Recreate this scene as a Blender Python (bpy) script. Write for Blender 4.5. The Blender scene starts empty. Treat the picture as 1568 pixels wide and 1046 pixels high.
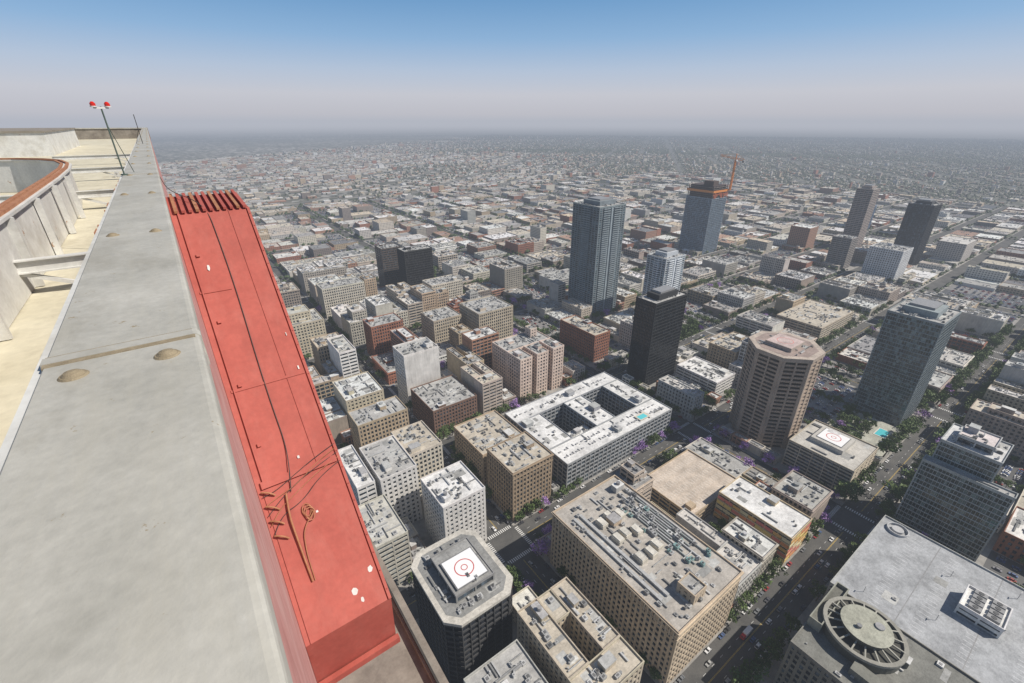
import bpy, math, random
import numpy as np
from mathutils import Vector
from mathutils import noise as mn
random.seed(7); np.random.seed(7)
H=265.0; TH=math.radians(25.87); AZ=math.radians(35.95)
S,C=math.sin(TH),math.cos(TH); sa,ca=math.sin(AZ),math.cos(AZ)
scene=bpy.context.scene
# ---------------------------------------------------------------- materials
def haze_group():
    g=bpy.data.node_groups.new('painted_aerial_haze','ShaderNodeTree')  # haze painted into the surface shading as emission that grows with distance
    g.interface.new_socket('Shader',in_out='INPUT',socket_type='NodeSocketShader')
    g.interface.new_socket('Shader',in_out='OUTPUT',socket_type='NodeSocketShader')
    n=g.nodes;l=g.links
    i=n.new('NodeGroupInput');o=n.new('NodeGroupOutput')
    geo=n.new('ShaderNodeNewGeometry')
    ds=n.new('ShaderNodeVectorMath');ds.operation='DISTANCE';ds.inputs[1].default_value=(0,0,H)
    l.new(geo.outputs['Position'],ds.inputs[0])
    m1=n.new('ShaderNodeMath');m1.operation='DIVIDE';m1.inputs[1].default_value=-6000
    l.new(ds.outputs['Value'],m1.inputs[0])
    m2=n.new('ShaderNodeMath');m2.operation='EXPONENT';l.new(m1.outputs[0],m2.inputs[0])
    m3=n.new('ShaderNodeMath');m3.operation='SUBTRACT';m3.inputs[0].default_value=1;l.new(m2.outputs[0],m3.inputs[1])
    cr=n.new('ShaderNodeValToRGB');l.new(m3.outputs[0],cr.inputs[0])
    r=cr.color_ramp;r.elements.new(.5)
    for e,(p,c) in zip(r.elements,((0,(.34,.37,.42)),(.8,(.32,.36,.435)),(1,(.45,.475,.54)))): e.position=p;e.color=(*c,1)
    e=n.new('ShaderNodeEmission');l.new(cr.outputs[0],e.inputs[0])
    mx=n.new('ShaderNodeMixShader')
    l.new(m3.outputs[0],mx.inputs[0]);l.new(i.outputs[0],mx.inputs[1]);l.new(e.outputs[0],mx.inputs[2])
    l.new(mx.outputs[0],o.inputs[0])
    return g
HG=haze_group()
class NT:
    def __init__(s,name,haze=True):
        s.m=bpy.data.materials.new(name);s.m.use_nodes=True
        s.t=s.m.node_tree;s.n=s.t.nodes;s.l=s.t.links;s.n.clear()
        s.p=s.n.new('ShaderNodeBsdfPrincipled');s.o=s.n.new('ShaderNodeOutputMaterial')
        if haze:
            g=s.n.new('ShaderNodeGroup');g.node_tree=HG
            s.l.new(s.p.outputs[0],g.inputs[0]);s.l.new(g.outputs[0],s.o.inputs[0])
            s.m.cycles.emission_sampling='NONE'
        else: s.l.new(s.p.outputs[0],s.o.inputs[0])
        s.pos=s.n.new('ShaderNodeNewGeometry')
    def inp(s,sock,v):
        if hasattr(v,'links'): s.l.new(v,sock)
        else: sock.default_value=v
    def math(s,op,a,b=0,c=None,clamp=False):
        x=s.n.new('ShaderNodeMath');x.operation=op;x.use_clamp=clamp
        s.inp(x.inputs[0],a);s.inp(x.inputs[1],b)
        if c is not None: s.inp(x.inputs[2],c)
        return x.outputs[0]
    def noise(s,scale,detail=4,vec=None,rough=.6):
        x=s.n.new('ShaderNodeTexNoise');x.inputs['Scale'].default_value=scale;x.inputs['Detail'].default_value=detail
        x.inputs['Roughness'].default_value=rough
        s.l.new(vec if vec is not None else s.pos.outputs['Position'],x.inputs['Vector']);return x.outputs['Fac']
    def ramp(s,f,stops,interp='LINEAR'):
        x=s.n.new('ShaderNodeValToRGB');s.l.new(f,x.inputs[0]);r=x.color_ramp;r.interpolation=interp
        while len(r.elements)<len(stops): r.elements.new(.5)
        for e,(p,c) in zip(r.elements,stops):
            e.position=p;e.color=(c,c,c,1) if isinstance(c,(int,float)) else (*c,1)
        return x.outputs[0]
    def mix(s,mode,f,a,b):
        x=s.n.new('ShaderNodeMix');x.data_type='RGBA';x.blend_type=mode
        s.inp(x.inputs[0],f)
        for k,v in ((6,a),(7,b)):
            if isinstance(v,tuple) and len(v)==3: v=(*v,1)
            s.inp(x.inputs[k],v)
        return x.outputs[2]
    def col(s):
        x=s.n.new('ShaderNodeAttribute');x.attribute_name='Col';return x.outputs['Color']
    def scaled(s,v):
        x=s.n.new('ShaderNodeVectorMath');x.operation='MULTIPLY';s.l.new(s.pos.outputs['Position'],x.inputs[0]);x.inputs[1].default_value=v;return x.outputs[0]
    def bump(s,h,st=.3,d=.02):
        x=s.n.new('ShaderNodeBump');x.inputs['Strength'].default_value=st;x.inputs['Distance'].default_value=d
        s.l.new(h,x.inputs['Height']);s.l.new(x.outputs[0],s.p.inputs['Normal'])
    def fin(s,c,rough=.8,metal=0):
        s.inp(s.p.inputs['Base Color'],c if not(isinstance(c,tuple) and len(c)==3) else (*c,1));s.inp(s.p.inputs['Roughness'],rough);s.p.inputs['Metallic'].default_value=metal;return s.m
def m_wall():
    s=NT('facade_wall');a=s.ramp(s.noise(.12),[(.3,.80),(.7,1.1)]);b=s.ramp(s.noise(1.0,3,s.scaled((1.2,1.2,.08))),[(.3,.82),(.65,1.05)])
    return s.fin(s.mix('MULTIPLY',1,s.mix('MULTIPLY',1,s.col(),a),b),.85)
def m_glass():
    s=NT('window_glass')
    w=s.n.new('ShaderNodeTexWhiteNoise');sn=s.n.new('ShaderNodeVectorMath');sn.operation='SNAP'
    s.l.new(s.pos.outputs['Position'],sn.inputs[0]);sn.inputs[1].default_value=(1.7,1.7,3.7);s.l.new(sn.outputs[0],w.inputs['Vector'])
    f=s.ramp(w.outputs['Value'],[(0,.6),(.6,1.0),(.75,1.6),(1,3.6)])
    return s.fin(s.mix('MULTIPLY',1,s.col(),f),.12)
def m_roof():
    s=NT('flat_roof');a=s.ramp(s.noise(.09,6,rough=.7),[(.3,.64),(.6,1.08)]);b=s.ramp(s.noise(.7,4),[(.3,.82),(.6,1.07)])
    d=s.ramp(s.noise(2.5,5,s.scaled((.25,1,1)),.7),[(.35,.86),(.6,1.05)])
    return s.fin(s.mix('MULTIPLY',1,s.mix('MULTIPLY',1,s.mix('MULTIPLY',1,s.col(),a),b),d),.9)
def m_paint():
    s=NT('painted_surface');return s.fin(s.col(),.5)
def m_metal():
    s=NT('sheet_metal');return s.fin(s.mix('MULTIPLY',1,s.col(),s.ramp(s.noise(.8),[(.3,.8),(.7,1.15)])),.5,.15)
def m_water():
    s=NT('pool_water');return s.fin(s.col(),.06)
def m_leaf():
    s=NT('foliage');m=s.fin(s.mix('MULTIPLY',1,s.col(),s.ramp(s.noise(1.1),[(.3,.6),(.7,1.35)])),.7);return m
def m_farwall():
    s=NT('distant_facade')
    sp=s.n.new('ShaderNodeSeparateXYZ');s.l.new(s.pos.outputs['Position'],sp.inputs[0])
    fz=s.math('GREATER_THAN',s.math('FRACT',s.math('DIVIDE',sp.outputs[2],3.7)),.5)
    fx=s.math('GREATER_THAN',s.math('FRACT',s.math('DIVIDE',s.math('ADD',sp.outputs[0],sp.outputs[1]),4.1)),.42)
    m=s.math('MULTIPLY',fz,fx)
    return s.fin(s.mix('MIX',s.math('MULTIPLY',m,.8),s.col(),(.05,.06,.07)),.8)
MATS=[m_wall(),m_glass(),m_roof(),m_paint(),m_metal(),m_water(),m_leaf(),m_farwall()]
WALL,GL,ROOF,PAINT,METAL,WATER,LEAF,FAR=range(8)
def m_ground():
    s=NT('ground_city')
    v=s.n.new('ShaderNodeTexVoronoi');v.inputs['Scale'].default_value=.03;s.l.new(s.pos.outputs['Position'],v.inputs['Vector'])
    sp=s.n.new('ShaderNodeSeparateColor');s.l.new(v.outputs['Color'],sp.inputs[0])
    c=s.ramp(sp.outputs[0],[(0,(.04,.05,.03)),(.3,(.09,.09,.075)),(.55,(.19,.175,.155)),(.8,(.32,.30,.27)),(1,(.5,.49,.47))])
    xy=s.n.new('ShaderNodeSeparateXYZ');s.l.new(s.pos.outputs['Position'],xy.inputs[0])
    res=s.math('DIVIDE',s.math('SUBTRACT',xy.outputs[0],s.math('MULTIPLY',xy.outputs[1],.45)),1800.,clamp=True)
    big=s.math('ADD',s.ramp(s.noise(.0007,5),[(.42,.0),(.62,1.)]),res,clamp=True)
    c=s.mix('MIX',s.math('MULTIPLY',big,.65),c,(.085,.09,.065))
    return s.fin(c,.95)
def m_asphalt(nm='asphalt',k=1.):
    s=NT(nm)
    a=s.ramp(s.noise(.06,6),[(.3,(.06*k,.06*k,.06*k)),(.7,(.12*k,.117*k,.11*k))]);b=s.ramp(s.noise(1.2,4),[(.3,.8),(.7,1.1)])
    return s.fin(s.mix('MULTIPLY',1,a,b),.9)
def m_pave():
    s=NT('concrete_pavement')
    a=s.ramp(s.noise(.15,6),[(.3,(.2,.193,.18)),(.7,(.36,.345,.32))]);return s.fin(a,.9)
GROUND,ASPH,PAVE,ASPF=m_ground(),m_asphalt(),m_pave(),m_asphalt('worn_distant_asphalt',1.5)
# ---------------------------------------------------------------- mesh builder
QF=np.array([[0,3,2,1],[4,5,6,7],[0,1,5,4],[1,2,6,5],[2,3,7,6],[3,0,4,7]])
class MB:
    def __init__(s): s.B=[];s.V=[];s.F=[];s.M=[];s.K=[]
    def box(s,x0,y0,z0,x1,y1,z1,m,c): s.B.append((x0,y0,z0,x1,y1,z1,m,c[0],c[1],c[2]))
    def poly(s,vs,fs,m,c):
        o=len(s.V);s.V+=vs
        for f in fs: s.F.append([i+o for i in f]);s.M.append(m);s.K.append(c)
    def prism(s,pts,z0,z1,m,c,mt=None,ct=None,top=None):
        n=len(pts);tp=top or pts
        vs=[(x,y,z0) for x,y in pts]+[(x,y,z1) for x,y in tp]
        s.poly(vs,[[i,(i+1)%n,n+(i+1)%n,n+i] for i in range(n)]+[list(range(n))[::-1]],m,c)
        s.poly([(x,y,z1) for x,y in tp],[list(range(n))],m if mt is None else mt,c if ct is None else ct)
    def cyl(s,x,y,r,z0,z1,m,c,n=24,r2=None,**k):
        P=lambda R:[(x+R*math.cos(2*math.pi*i/n),y+R*math.sin(2*math.pi*i/n)) for i in range(n)]
        s.prism(P(r),z0,z1,m,c,top=P(r2) if r2 is not None else None,**k)
    def annulus(s,x,y,r0,r1,z0,z1,m,c,n=40):
        P=[(math.cos(2*math.pi*i/n),math.sin(2*math.pi*i/n)) for i in range(n)]
        vs=[(x+r0*a,y+r0*b,z1) for a,b in P]+[(x+r1*a,y+r1*b,z1) for a,b in P]+[(x+r1*a,y+r1*b,z0) for a,b in P]+[(x+r0*a,y+r0*b,z0) for a,b in P]
        fs=[]
        for i in range(n):
            j=(i+1)%n;fs+=[[i,n+i,n+j,j],[n+i,2*n+i,2*n+j,n+j],[3*n+i,i,j,3*n+j]]
        s.poly(vs,fs,m,c)
    def extr(s,prof,y0,y1,m,c,axis='x'):
        n=len(prof)
        if axis=='x': vs=[(a,y0,b) for a,b in prof]+[(a,y1,b) for a,b in prof]
        else: vs=[(y0,a,b) for a,b in prof]+[(y1,a,b) for a,b in prof]
        s.poly(vs,[[i,(i+1)%n,n+(i+1)%n,n+i] for i in range(n)]+[list(range(n))[::-1],list(range(n,2*n))],m,c)
    def beam(s,a,b,w,m,c):
        a=Vector(a);b=Vector(b);d=(b-a).normalized();u=d.cross(Vector((0,0,1)))
        if u.length<.01:u=Vector((1,0,0))
        u.normalize();v=d.cross(u)
        vs=[tuple(p+u*w*i/2+v*w*j/2) for p in (a,b) for i,j in((-1,-1),(1,-1),(1,1),(-1,1))]
        s.poly(vs,[[0,1,5,4],[1,2,6,5],[2,3,7,6],[3,0,4,7],[3,2,1,0],[4,5,6,7]],m,c)
    def mesh(s,name,mats=None):
        nb=len(s.B)
        V=np.array(s.V,dtype=np.float32).reshape(-1,3)
        loops=[i for f in s.F for i in f];tot=[len(f) for f in s.F]
        if nb:
            A=np.array(s.B,dtype=np.float64);x0,y0,z0,x1,y1,z1=A[:,:6].T
            bv=np.stack([np.stack(t,1) for t in((x0,y0,z0),(x1,y0,z0),(x1,y1,z0),(x0,y1,z0),(x0,y0,z1),(x1,y0,z1),(x1,y1,z1),(x0,y1,z1))],1).reshape(-1,3)
            bl=(QF[None]+ (np.arange(nb)*8)[:,None,None]+len(V)).reshape(-1)
            V=np.concatenate([V,bv]).astype(np.float32)
            L=np.concatenate([np.array(loops,dtype=np.int64),bl]);T=np.concatenate([np.array(tot,dtype=np.int64),np.full(nb*6,4)])
            M=np.concatenate([np.array(s.M,dtype=np.int64),np.repeat(A[:,6].astype(int),6)])
            K=np.concatenate([np.array(s.K,dtype=np.float64).reshape(-1,3),np.repeat(A[:,7:10],6,axis=0)])
        else: L=np.array(loops);T=np.array(tot);M=np.array(s.M);K=np.array(s.K,dtype=float).reshape(-1,3)
        me=bpy.data.meshes.new(name)
        me.vertices.add(len(V));me.vertices.foreach_set('co',V.ravel())
        me.loops.add(len(L));me.loops.foreach_set('vertex_index',L.astype(np.int32))
        me.polygons.add(len(T));me.polygons.foreach_set('loop_start',(np.cumsum(T)-T).astype(np.int32))
        me.polygons.foreach_set('material_index',M.astype(np.int32))
        me.polygons.foreach_set('use_smooth',np.zeros(len(T),dtype=bool))
        me.update(calc_edges=True)
        at=me.color_attributes.new('Col','FLOAT_COLOR','CORNER')
        kk=np.repeat(K,T,axis=0);at.data.foreach_set('color',np.concatenate([kk,np.ones((len(kk),1))],1).astype(np.float32).ravel())
        for m in (mats or MATS): me.materials.append(m)
        return me
    def build(s,name,mats=None,parent=None):
        o=bpy.data.objects.new(name,s.mesh(name,mats));scene.collection.objects.link(o)
        if parent:o.parent=parent
        return o
    def ring(s,x0,y0,x1,y1,z0,z1,t,m,c):
        s.box(x0,y0,z0,x1,y0+t,z1,m,c);s.box(x0,y1-t,z0,x1,y1,z1,m,c)
        s.box(x0,y0+t,z0,x0+t,y1-t,z1,m,c);s.box(x1-t,y0+t,z0,x1,y1-t,z1,m,c)
def jit(c,a=.08):
    k=1+random.uniform(-a,a);return tuple(max(0,v*k*(1+random.uniform(-.02,.02))) for v in c)
STY={'punch':(3.6,1.7,3.8,1.75),'historic':(3.1,1.3,4.0,1.5),'curtain':(1.9,.22,3.8,.7),'strip':(9.,.8,3.8,1.9),
 'garage':(9.,.7,3.2,1.3),'balcony':(6.,1.2,3.1,1.0),'loft':(5.,.9,4.2,1.2)}
GDARK=(.03,.04,.05);
def clutter(mb,x0,y0,x1,y1,z,n,wc,big=True):
    w,d=x1-x0,y1-y0
    if w<5 or d<5:return
    if big and w>9 and d>9:
        a=min(w*.35,random.uniform(4,9));b=min(d*.35,random.uniform(4,9));cx=random.uniform(x0+1,x1-a-1);cy=random.uniform(y0+1,y1-b-1)
        hh=random.uniform(2.5,4.5);mb.box(cx,cy,z-.2,cx+a,cy+b,z+hh,WALL,jit(wc));mb.box(cx-.15,cy-.15,z+hh-.05,cx+a+.15,cy+b+.15,z+hh+.25,ROOF,jit((.5,.5,.49),.3))
        if random.random()<.4: mb.cyl(cx+a*.5,cy+b*.5,min(a,b)*.3,z+hh,z+hh+random.uniform(1,2.5),METAL,jit((.35,.35,.35),.4),n=10)
    for _ in range(n):
        r=random.random();g=random.uniform(.14,.6);c=(g,g,g*.98)
        x=random.uniform(x0+1,x1-3.5);y=random.uniform(y0+1,y1-3.5);e=random.uniform(0,.1)
        if r<.45:
            a,b,hh=random.uniform(.8,2.8),random.uniform(.8,2.8),random.uniform(.6,1.8);mb.box(x,y,z-.1,x+a,y+b,z+hh+e,METAL,c)
            mb.box(x+.25*a,y+.25*b,z+hh+e-.05,x+.75*a,y+.75*b,z+hh+e+.15,METAL,(c[0]*.4,)*3)
        elif r<.65:
            l=random.uniform(4,14);t=random.uniform(.3,.9)
            if random.random()<.5: mb.box(x,y,z+.3,min(x+l,x1-.6),y+t,z+.9+e,METAL,c)
            else: mb.box(x,y,z+.3,x+t,min(y+l,y1-.6),z+.9+e,METAL,c)
        elif r<.75: mb.cyl(x,y,random.uniform(.3,.8),z-.1,z+random.uniform(.6,1.6),METAL,c,n=8)
        elif r<.9:
            a,b=random.uniform(2,9),random.uniform(2,7);g=random.uniform(.25,.6);mb.box(x,y,z-.1,min(x+a,x1-.6),min(y+b,y1-.6),z+.03+e*.3,ROOF,(g,g,g*.96))
def bld(mb,x0,y0,x1,y1,h,style='punch',wc=(.4,.37,.32),rc=(.4,.4,.39),gc=GDARK,z0=0,blank='',cl=None,rim=1.0,cornice=False,big=True,detail=True):
    bay,pw,fh,sh=STY[style]
    z0b=z0+(.1 if z0==0 else 0)
    ins=.4
    mb.box(x0+ins,y0+ins,z0b,x1-ins,y1-ins,h-.6,GL,gc)
    nf=max(1,int(round((h-z0)/fh)));f=(h-z0)/nf
    for k in range(1,nf):
        z=z0+k*f;mb.box(x0+.06,y0+.06,z-sh*.5,x1-.06,y1-.06,z+sh*.5,WALL,wc)
    mb.box(x0+.06,y0+.06,z0b-.05,x1-.06,y1-.06,z0+.7,WALL,tuple(v*.7 for v in wc))
    n=max(2,int(round((x1-x0)/bay)))
    for i in range(n+1):
        cx=x0+(x1-x0)*i/n;a,b=max(x0,cx-pw/2),min(x1,cx+pw/2)
        if i in(0,n): d=max(pw,.8);a,b=(x0,x0+d) if i==0 else (x1-d,x1)
        else: d=.5
        mb.box(a,y0,z0b,b,y0+d,h-.7,WALL,wc);mb.box(a,y1-d,z0b,b,y1,h-.7,WALL,wc)
    n=max(2,int(round((y1-y0)/bay)))
    for i in range(1,n):
        cy=y0+(y1-y0)*i/n
        mb.box(x0,cy-pw/2,z0b,x0+.5,cy+pw/2,h-.7,WALL,wc);mb.box(x1-.5,cy-pw/2,z0b,x1,cy+pw/2,h-.7,WALL,wc)
    bc=jit(wc,.15)
    if 'q' in blank: mb.box(x0-.03,y0+.9,z0b,x0+.5,y1-.9,h-.72,WALL,bc)
    if 'p' in blank: mb.box(x0+.9,y0-.03,z0b,x1-.9,y0+.5,h-.72,WALL,bc)
    mb.ring(x0-.06,y0-.06,x1+.06,y1+.06,h-1.1,h+rim,.5,WALL,jit(wc,.05))
    if cornice: mb.ring(x0-.7,y0-.7,x1+.7,y1+.7,h-.5,h+.35,.7,WALL,tuple(v*1.1 for v in wc));mb.ring(x0-.3,y0-.3,x1+.3,y1+.3,h-5.2,h-4.7,.4,WALL,wc)
    mb.box(x0+.3,y0+.3,h-.5,x1-.3,y1-.3,h,ROOF,rc)
    if cl is None: cl=int((x1-x0)*(y1-y0)/20)
    clutter(mb,x0+.6,y0+.6,x1-.6,y1-.6,h,min(cl,120),wc,big)
OCC=[]
def occ(r): OCC.append(r)
BE=(.50,.43,.33);LB=(.60,.55,.46);GR=(.43,.42,.40);WH=(.70,.68,.65);BR=(.32,.14,.09);CONC=(.40,.37,.32);DK=(.05,.05,.055);TAN=(.46,.36,.25)
RW=(.70,.695,.68);RG=(.41,.405,.39);RT=(.50,.45,.37)
def helipad(mb,cx,cy,z,s,base=(.8,.8,.8)):
    mb.box(cx-s,cy-s,z,cx+s,cy+s,z+.25,PAINT,base)
    mb.ring(cx-s-.6,cy-s-.6,cx+s+.6,cy+s+.6,z-.1,z+.12,.5,METAL,(.2,.2,.2))
    mb.annulus(cx,cy,s*.54,s*.60,z+.25,z+.262,PAINT,(.5,.06,.05))
    mb.annulus(cx,cy,s*.16,s*.21,z+.25,z+.262,PAINT,(.5,.06,.05))
HE=[]
def hero(name,r,h,**k): occ(r);HE.append((name,r,h,k))
hero('white_office_block',(88,194,119,226),48,style='punch',wc=WH,rc=RW)
hero('white_loft_building',(65,238,91,279),50,style='punch',wc=WH,rc=RG)
hero('cream_loft_building',(92,252,118,286),48,style='historic',wc=LB,rc=RT)
hero('beige_commercial_building',(75,314,118,339),44,style='historic',wc=TAN,rc=RG)
hero('brick_department_store',(142,316,188,364),30,style='historic',wc=(.2,.12,.09),rc=RG)
hero('white_blank_tower',(142,372,179,399),62,style='punch',wc=WH,rc=RG,blank='p')
hero('beige_theatre_building',(271,443,323,491),50,style='historic',wc=BE,rc=RG)
hero('beige_court_building',(146,240,188,286),30,style='historic',wc=TAN,rc=RT)
hero('brown_stone_building',(143,196,179,229),45,style='historic',wc=(.34,.26,.18),rc=RT,cornice=True)
hero('glass_condominium_tower',(462,437,514,489),160,style='balcony',wc=(.2,.235,.255),rc=RG,gc=(.04,.065,.08))
hero('black_glass_tower',(370,262,422,288),98,style='curtain',wc=(.03,.032,.035),rc=RG,gc=(.015,.018,.022))
hero('striped_office_building',(50,240,62,286),50,style='strip',wc=WH,rc=RW)
hero('white_condominium_tower',(516,360,558,392),98,style='balcony',wc=(.5,.53,.56),rc=RG,gc=(.05,.08,.1))
hero('brown_slab_tower',(1239,374,1280,406),130,style='strip',wc=(.36,.30,.27),rc=RG)
hero('dark_glass_tower',(1165,247,1213,288),120,style='curtain',wc=(.07,.075,.085),rc=RG)
hero('white_hotel_slab',(1021,234,1072,286),57,style='punch',wc=(.65,.65,.65),rc=RG)
hero('green_glass_apartment_tower',(507,71,558,112),108,style='curtain',wc=(.27,.31,.32),rc=RG,gc=(.06,.085,.09))
hero('brick_midrise_building',(366,337,392,399),35,style='historic',wc=BR,rc=RT)
hero('black_office_building',(275,666,323,696),80,style='curtain',wc=(.04,.04,.04),rc=RG,gc=(.015,.015,.018))
hero('dark_brown_office_building',(259,722,293,752),75,style='strip',wc=(.09,.07,.06),rc=RG)
hero('beige_bank_building',(280,588,332,620),45,style='historic',wc=LB,rc=RG)
hero('red_brick_building',(153,494,193,523),45,style='historic',wc=BR,rc=RG)
hero('brown_apartment_building',(88,482,118,512),42,style='historic',wc=TAN,rc=RT)
hero('stone_corner_building',(144,666,206,700),45,style='historic',wc=LB,rc=RG)
hero('beige_tower_building',(224,473,263,510),42,style='historic',wc=BE,rc=RG)
hero('low_concrete_building',(642,200,743,258),22,style='strip',wc=BE,rc=RT)
hero('concrete_block_building',(470,220,522,253),30,style='punch',wc=TAN,rc=RT)
hero('white_flat_building',(413,205,448,254),18,style='strip',wc=WH,rc=RW)
hero('slab_office_tower',(1040,322,1072,356),60,style='strip',wc=(.30,.27,.25),rc=RG)
hero('blue_glass_office_tower',(1470,440,1520,476),62,style='curtain',wc=(.22,.30,.42),rc=RG)
hero('hotel_tower',(1490,330,1540,366),70,style='punch',wc=(.55,.50,.46),rc=RG)
for n,r,h,k in HE:
    mb=MB();bld(mb,*r,h,**k)
    if h>90:
        x0,y0,x1,y1=r;w,d=x1-x0,y1-y0
        mb.box(x0+w*.2,y0+d*.2,h,x1-w*.2,y1-d*.2,h+6,WALL,k['wc']);mb.box(x0+w*.3,y0+d*.3,h+6,x1-w*.25,y1-d*.25,h+8,METAL,(.3,.3,.3))
        if k['style']=='balcony':
            for z in range(4,int(h)-2,3):
                for a in (.15,.55): mb.box(x0+w*a,y0-1.4,z,x0+w*(a+.25),y0-.01,z+1.1,WALL,tuple(v*1.25 for v in k['wc']))
                mb.box(x0-1.4,y0+d*.3,z,x0-.01,y0+d*.6,z+1.1,WALL,tuple(v*1.25 for v in k['wc']))
            mb.box(x0+w*.44,y0-.9,.2,x0+w*.5,y0-.02,h-1.5,WALL,tuple(v*1.5 for v in k['wc']))
    mb.build(n)
# helipad tower
mb=MB();x0,y0,x1,y1=53,121,92,168;occ((x0,y0,x1,y1));h=55
c=6;P=[(x0+c,y0),(x1-c,y0),(x1,y0+c),(x1,y1-c),(x1-c,y1),(x0+c,y1),(x0,y1-c),(x0,y0+c)]
def inset(P,d):
    cx=sum(p[0] for p in P)/len(P);cy=sum(p[1] for p in P)/len(P)
    return [(cx+(x-cx)*(1-d/20),cy+(y-cy)*(1-d/20)) for x,y in P]
mb.prism(inset(P,.4),.1,h,GL,(.012,.014,.018))
for k in range(1,14): mb.prism(P,k*4-.6,k*4+.6,WALL,(.06,.06,.062))
for (ax,ay),(bx,by) in zip(P,P[1:]+P[:1]):
    m=max(2,int(math.hypot(bx-ax,by-ay)/4))
    for t in range(m): mb.cyl(ax+(bx-ax)*t/m,ay+(by-ay)*t/m,.35,.1,h-1,WALL,(.08,.08,.08),n=6)
mb.prism(inset(P,-.5),h-1.5,h+.3,WALL,(.56,.53,.47),mt=ROOF,ct=(.56,.53,.47))
mb.prism(inset(P,2.2),h+.3,h+.36,ROOF,(.26,.26,.25))
bld(mb,x0+9,y0+10,x1-8,y1-10,h+5,style='strip',wc=(.28,.28,.27),rc=(.30,.30,.29),z0=h,cl=14,rim=.5,big=False)
helipad(mb,x0+20,y0+21,h+6,8.5)
clutter(mb,x0+6,y0+3,x1-6,y0+10,h+.36,16,CONC,False);clutter(mb,x0+6,y1-9,x1-6,y1-3,h+.36,14,CONC,False);clutter(mb,x0+3,y0+8,x0+9,y1-8,h+.36,12,CONC,False)
mb.build('helipad_office_tower')
# ornate stone building
r=(143,62,199,154);occ(r);mb=MB();x0,y0,x1,y1=r
bld(mb,*r,45,style='historic',wc=(.54,.44,.32),rc=(.42,.39,.35),cornice=True,cl=60)
clutter(mb,x0+2,y0+2,x1-2,y1-2,45,80,GR,True)
for i in range(3):
    for j in range(3):
        a=x0+(x1-x0)*(.28+.12*i)+random.uniform(-1,1);b=y0+(y1-y0)*(.38+.16*j)+random.uniform(-2,2);mb.box(a,b,44.8,a+4.5,b+6.5,47.6+.1*i,WALL,(.58,.54,.46));mb.box(a+.4,b+.4,47.4,a+4.1,b+6.1,48.1+.1*i,ROOF,(.66,.63,.56))
for i in range(8):
    a=x0+(x1-x0)*.70+i*1.9;mb.box(a,y0+18+(i%3)*9,45.4,a+.6,y1-34+(i%4)*7,46.1+.02*i,METAL,(.5,.5,.5) if i%2 else (.36,.38,.37))
for i in range(50):
    a=x0+(x1-x0)*.60+random.uniform(0,18);b=y0+12+random.uniform(0,(y1-y0)*.7);s_=random.uniform(1,2.6);g=random.choice([(.22,.34,.33),(.4,.4,.4),(.55,.55,.54),(.2,.2,.2)]);mb.box(a,b,45,a+s_,b+s_*1.3,46.4+.03*i,METAL,g);mb.cyl(a+s_/2,b+s_/2,s_*.3,46.4+.03*i,46.7+.03*i,METAL,(.1,.1,.1),n=10)
for k in range(2): mb.box(x0+6+k*5,y0+15,45.2,x0+7.8+k*5,y1-12,46.4+.05*k,METAL,(.45,.45,.44))
bld(mb,x0+.32*(x1-x0),y0+.05*(y1-y0),x0+.5*(x1-x0),y0+.16*(y1-y0),51,style='punch',wc=(.54,.44,.32),rc=RG,z0=45,cl=4)
n=40
for i in range(n):
    b=y0+2+(y1-y0-4)*i/n;mb.box(x0-.35,b,38.8,x0+.3,b+.6,44.2,WALL,(.56,.48,.37))
mb.build('ornate_stone_building')
mb=MB();occ((85,62,117,113));bld(mb,85,62,117,76,50,style='historic',wc=BE,rc=RT);bld(mb,85,76.1,97,113,50.03,style='historic',wc=BE,rc=RT);bld(mb,106,76.1,117,113,50.05,style='historic',wc=BE,rc=RT)
bld(mb,97.1,98,105.9,112.8,49.9,style='historic',wc=BE,rc=RT,cl=3);mb.build('stone_court_building')
mb=MB();occ((50,62,79,105));bld(mb,50,62,79,105,45,style='historic',wc=GR,rc=RG);mb.build('grey_office_building')
# courtyard complex
r=(194,195,322,279);occ(r);x0,y0,x1,y1=r;mb=MB();w,d=x1-x0,y1-y0
k=dict(style='loft',wc=(.34,.35,.36),rc=RW,rim=.8,cl=16)
bld(mb,x0,y0,x1,y0+d*.26,28,**k);bld(mb,x0,y1-d*.22,x1,y1,28.05,**k)
for i,(a,b) in enumerate(((0,.2),(.42,.6),(.82,1))): bld(mb,x0+w*a+.03,y0+d*.26+.2,x0+w*b-.03,y1-d*.22-.2,28.1+.03*i,**k)
bld(mb,x0+w*.21,y0+d*.26+.3,x0+w*.41,y0+d*.42,22,**k)
for i in range(20):
    a=x0+4+i*6
    for b in (y0+7,y0+14,y1-10):
        if random.random()<.8: mb.box(a,b,28,a+2.2,b+1.1,28.9,METAL,(.4,.4,.4))
        if random.random()<.6: mb.box(a+3,b,28,a+3.8,b+2.6,28.5,METAL,(.25,.25,.26))
for j in range(5):
    for a in(x0+5,x0+w*.46,x0+w*.54,x0+w*.88): mb.box(a,y0+28+j*6,28.1,a+1.2,y0+30+j*6,29.1,METAL,(.35,.35,.35))
mb.box(x0+w*.7,y0+d*.05,28.9,x0+w*.8,y0+d*.14,29.3,PAINT,(.6,.55,.45));mb.box(x0+w*.71,y0+d*.06,29.3,x0+w*.78,y0+d*.12,29.35,WATER,(.12,.55,.6))
mb.build('courtyard_apartment_complex')
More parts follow.
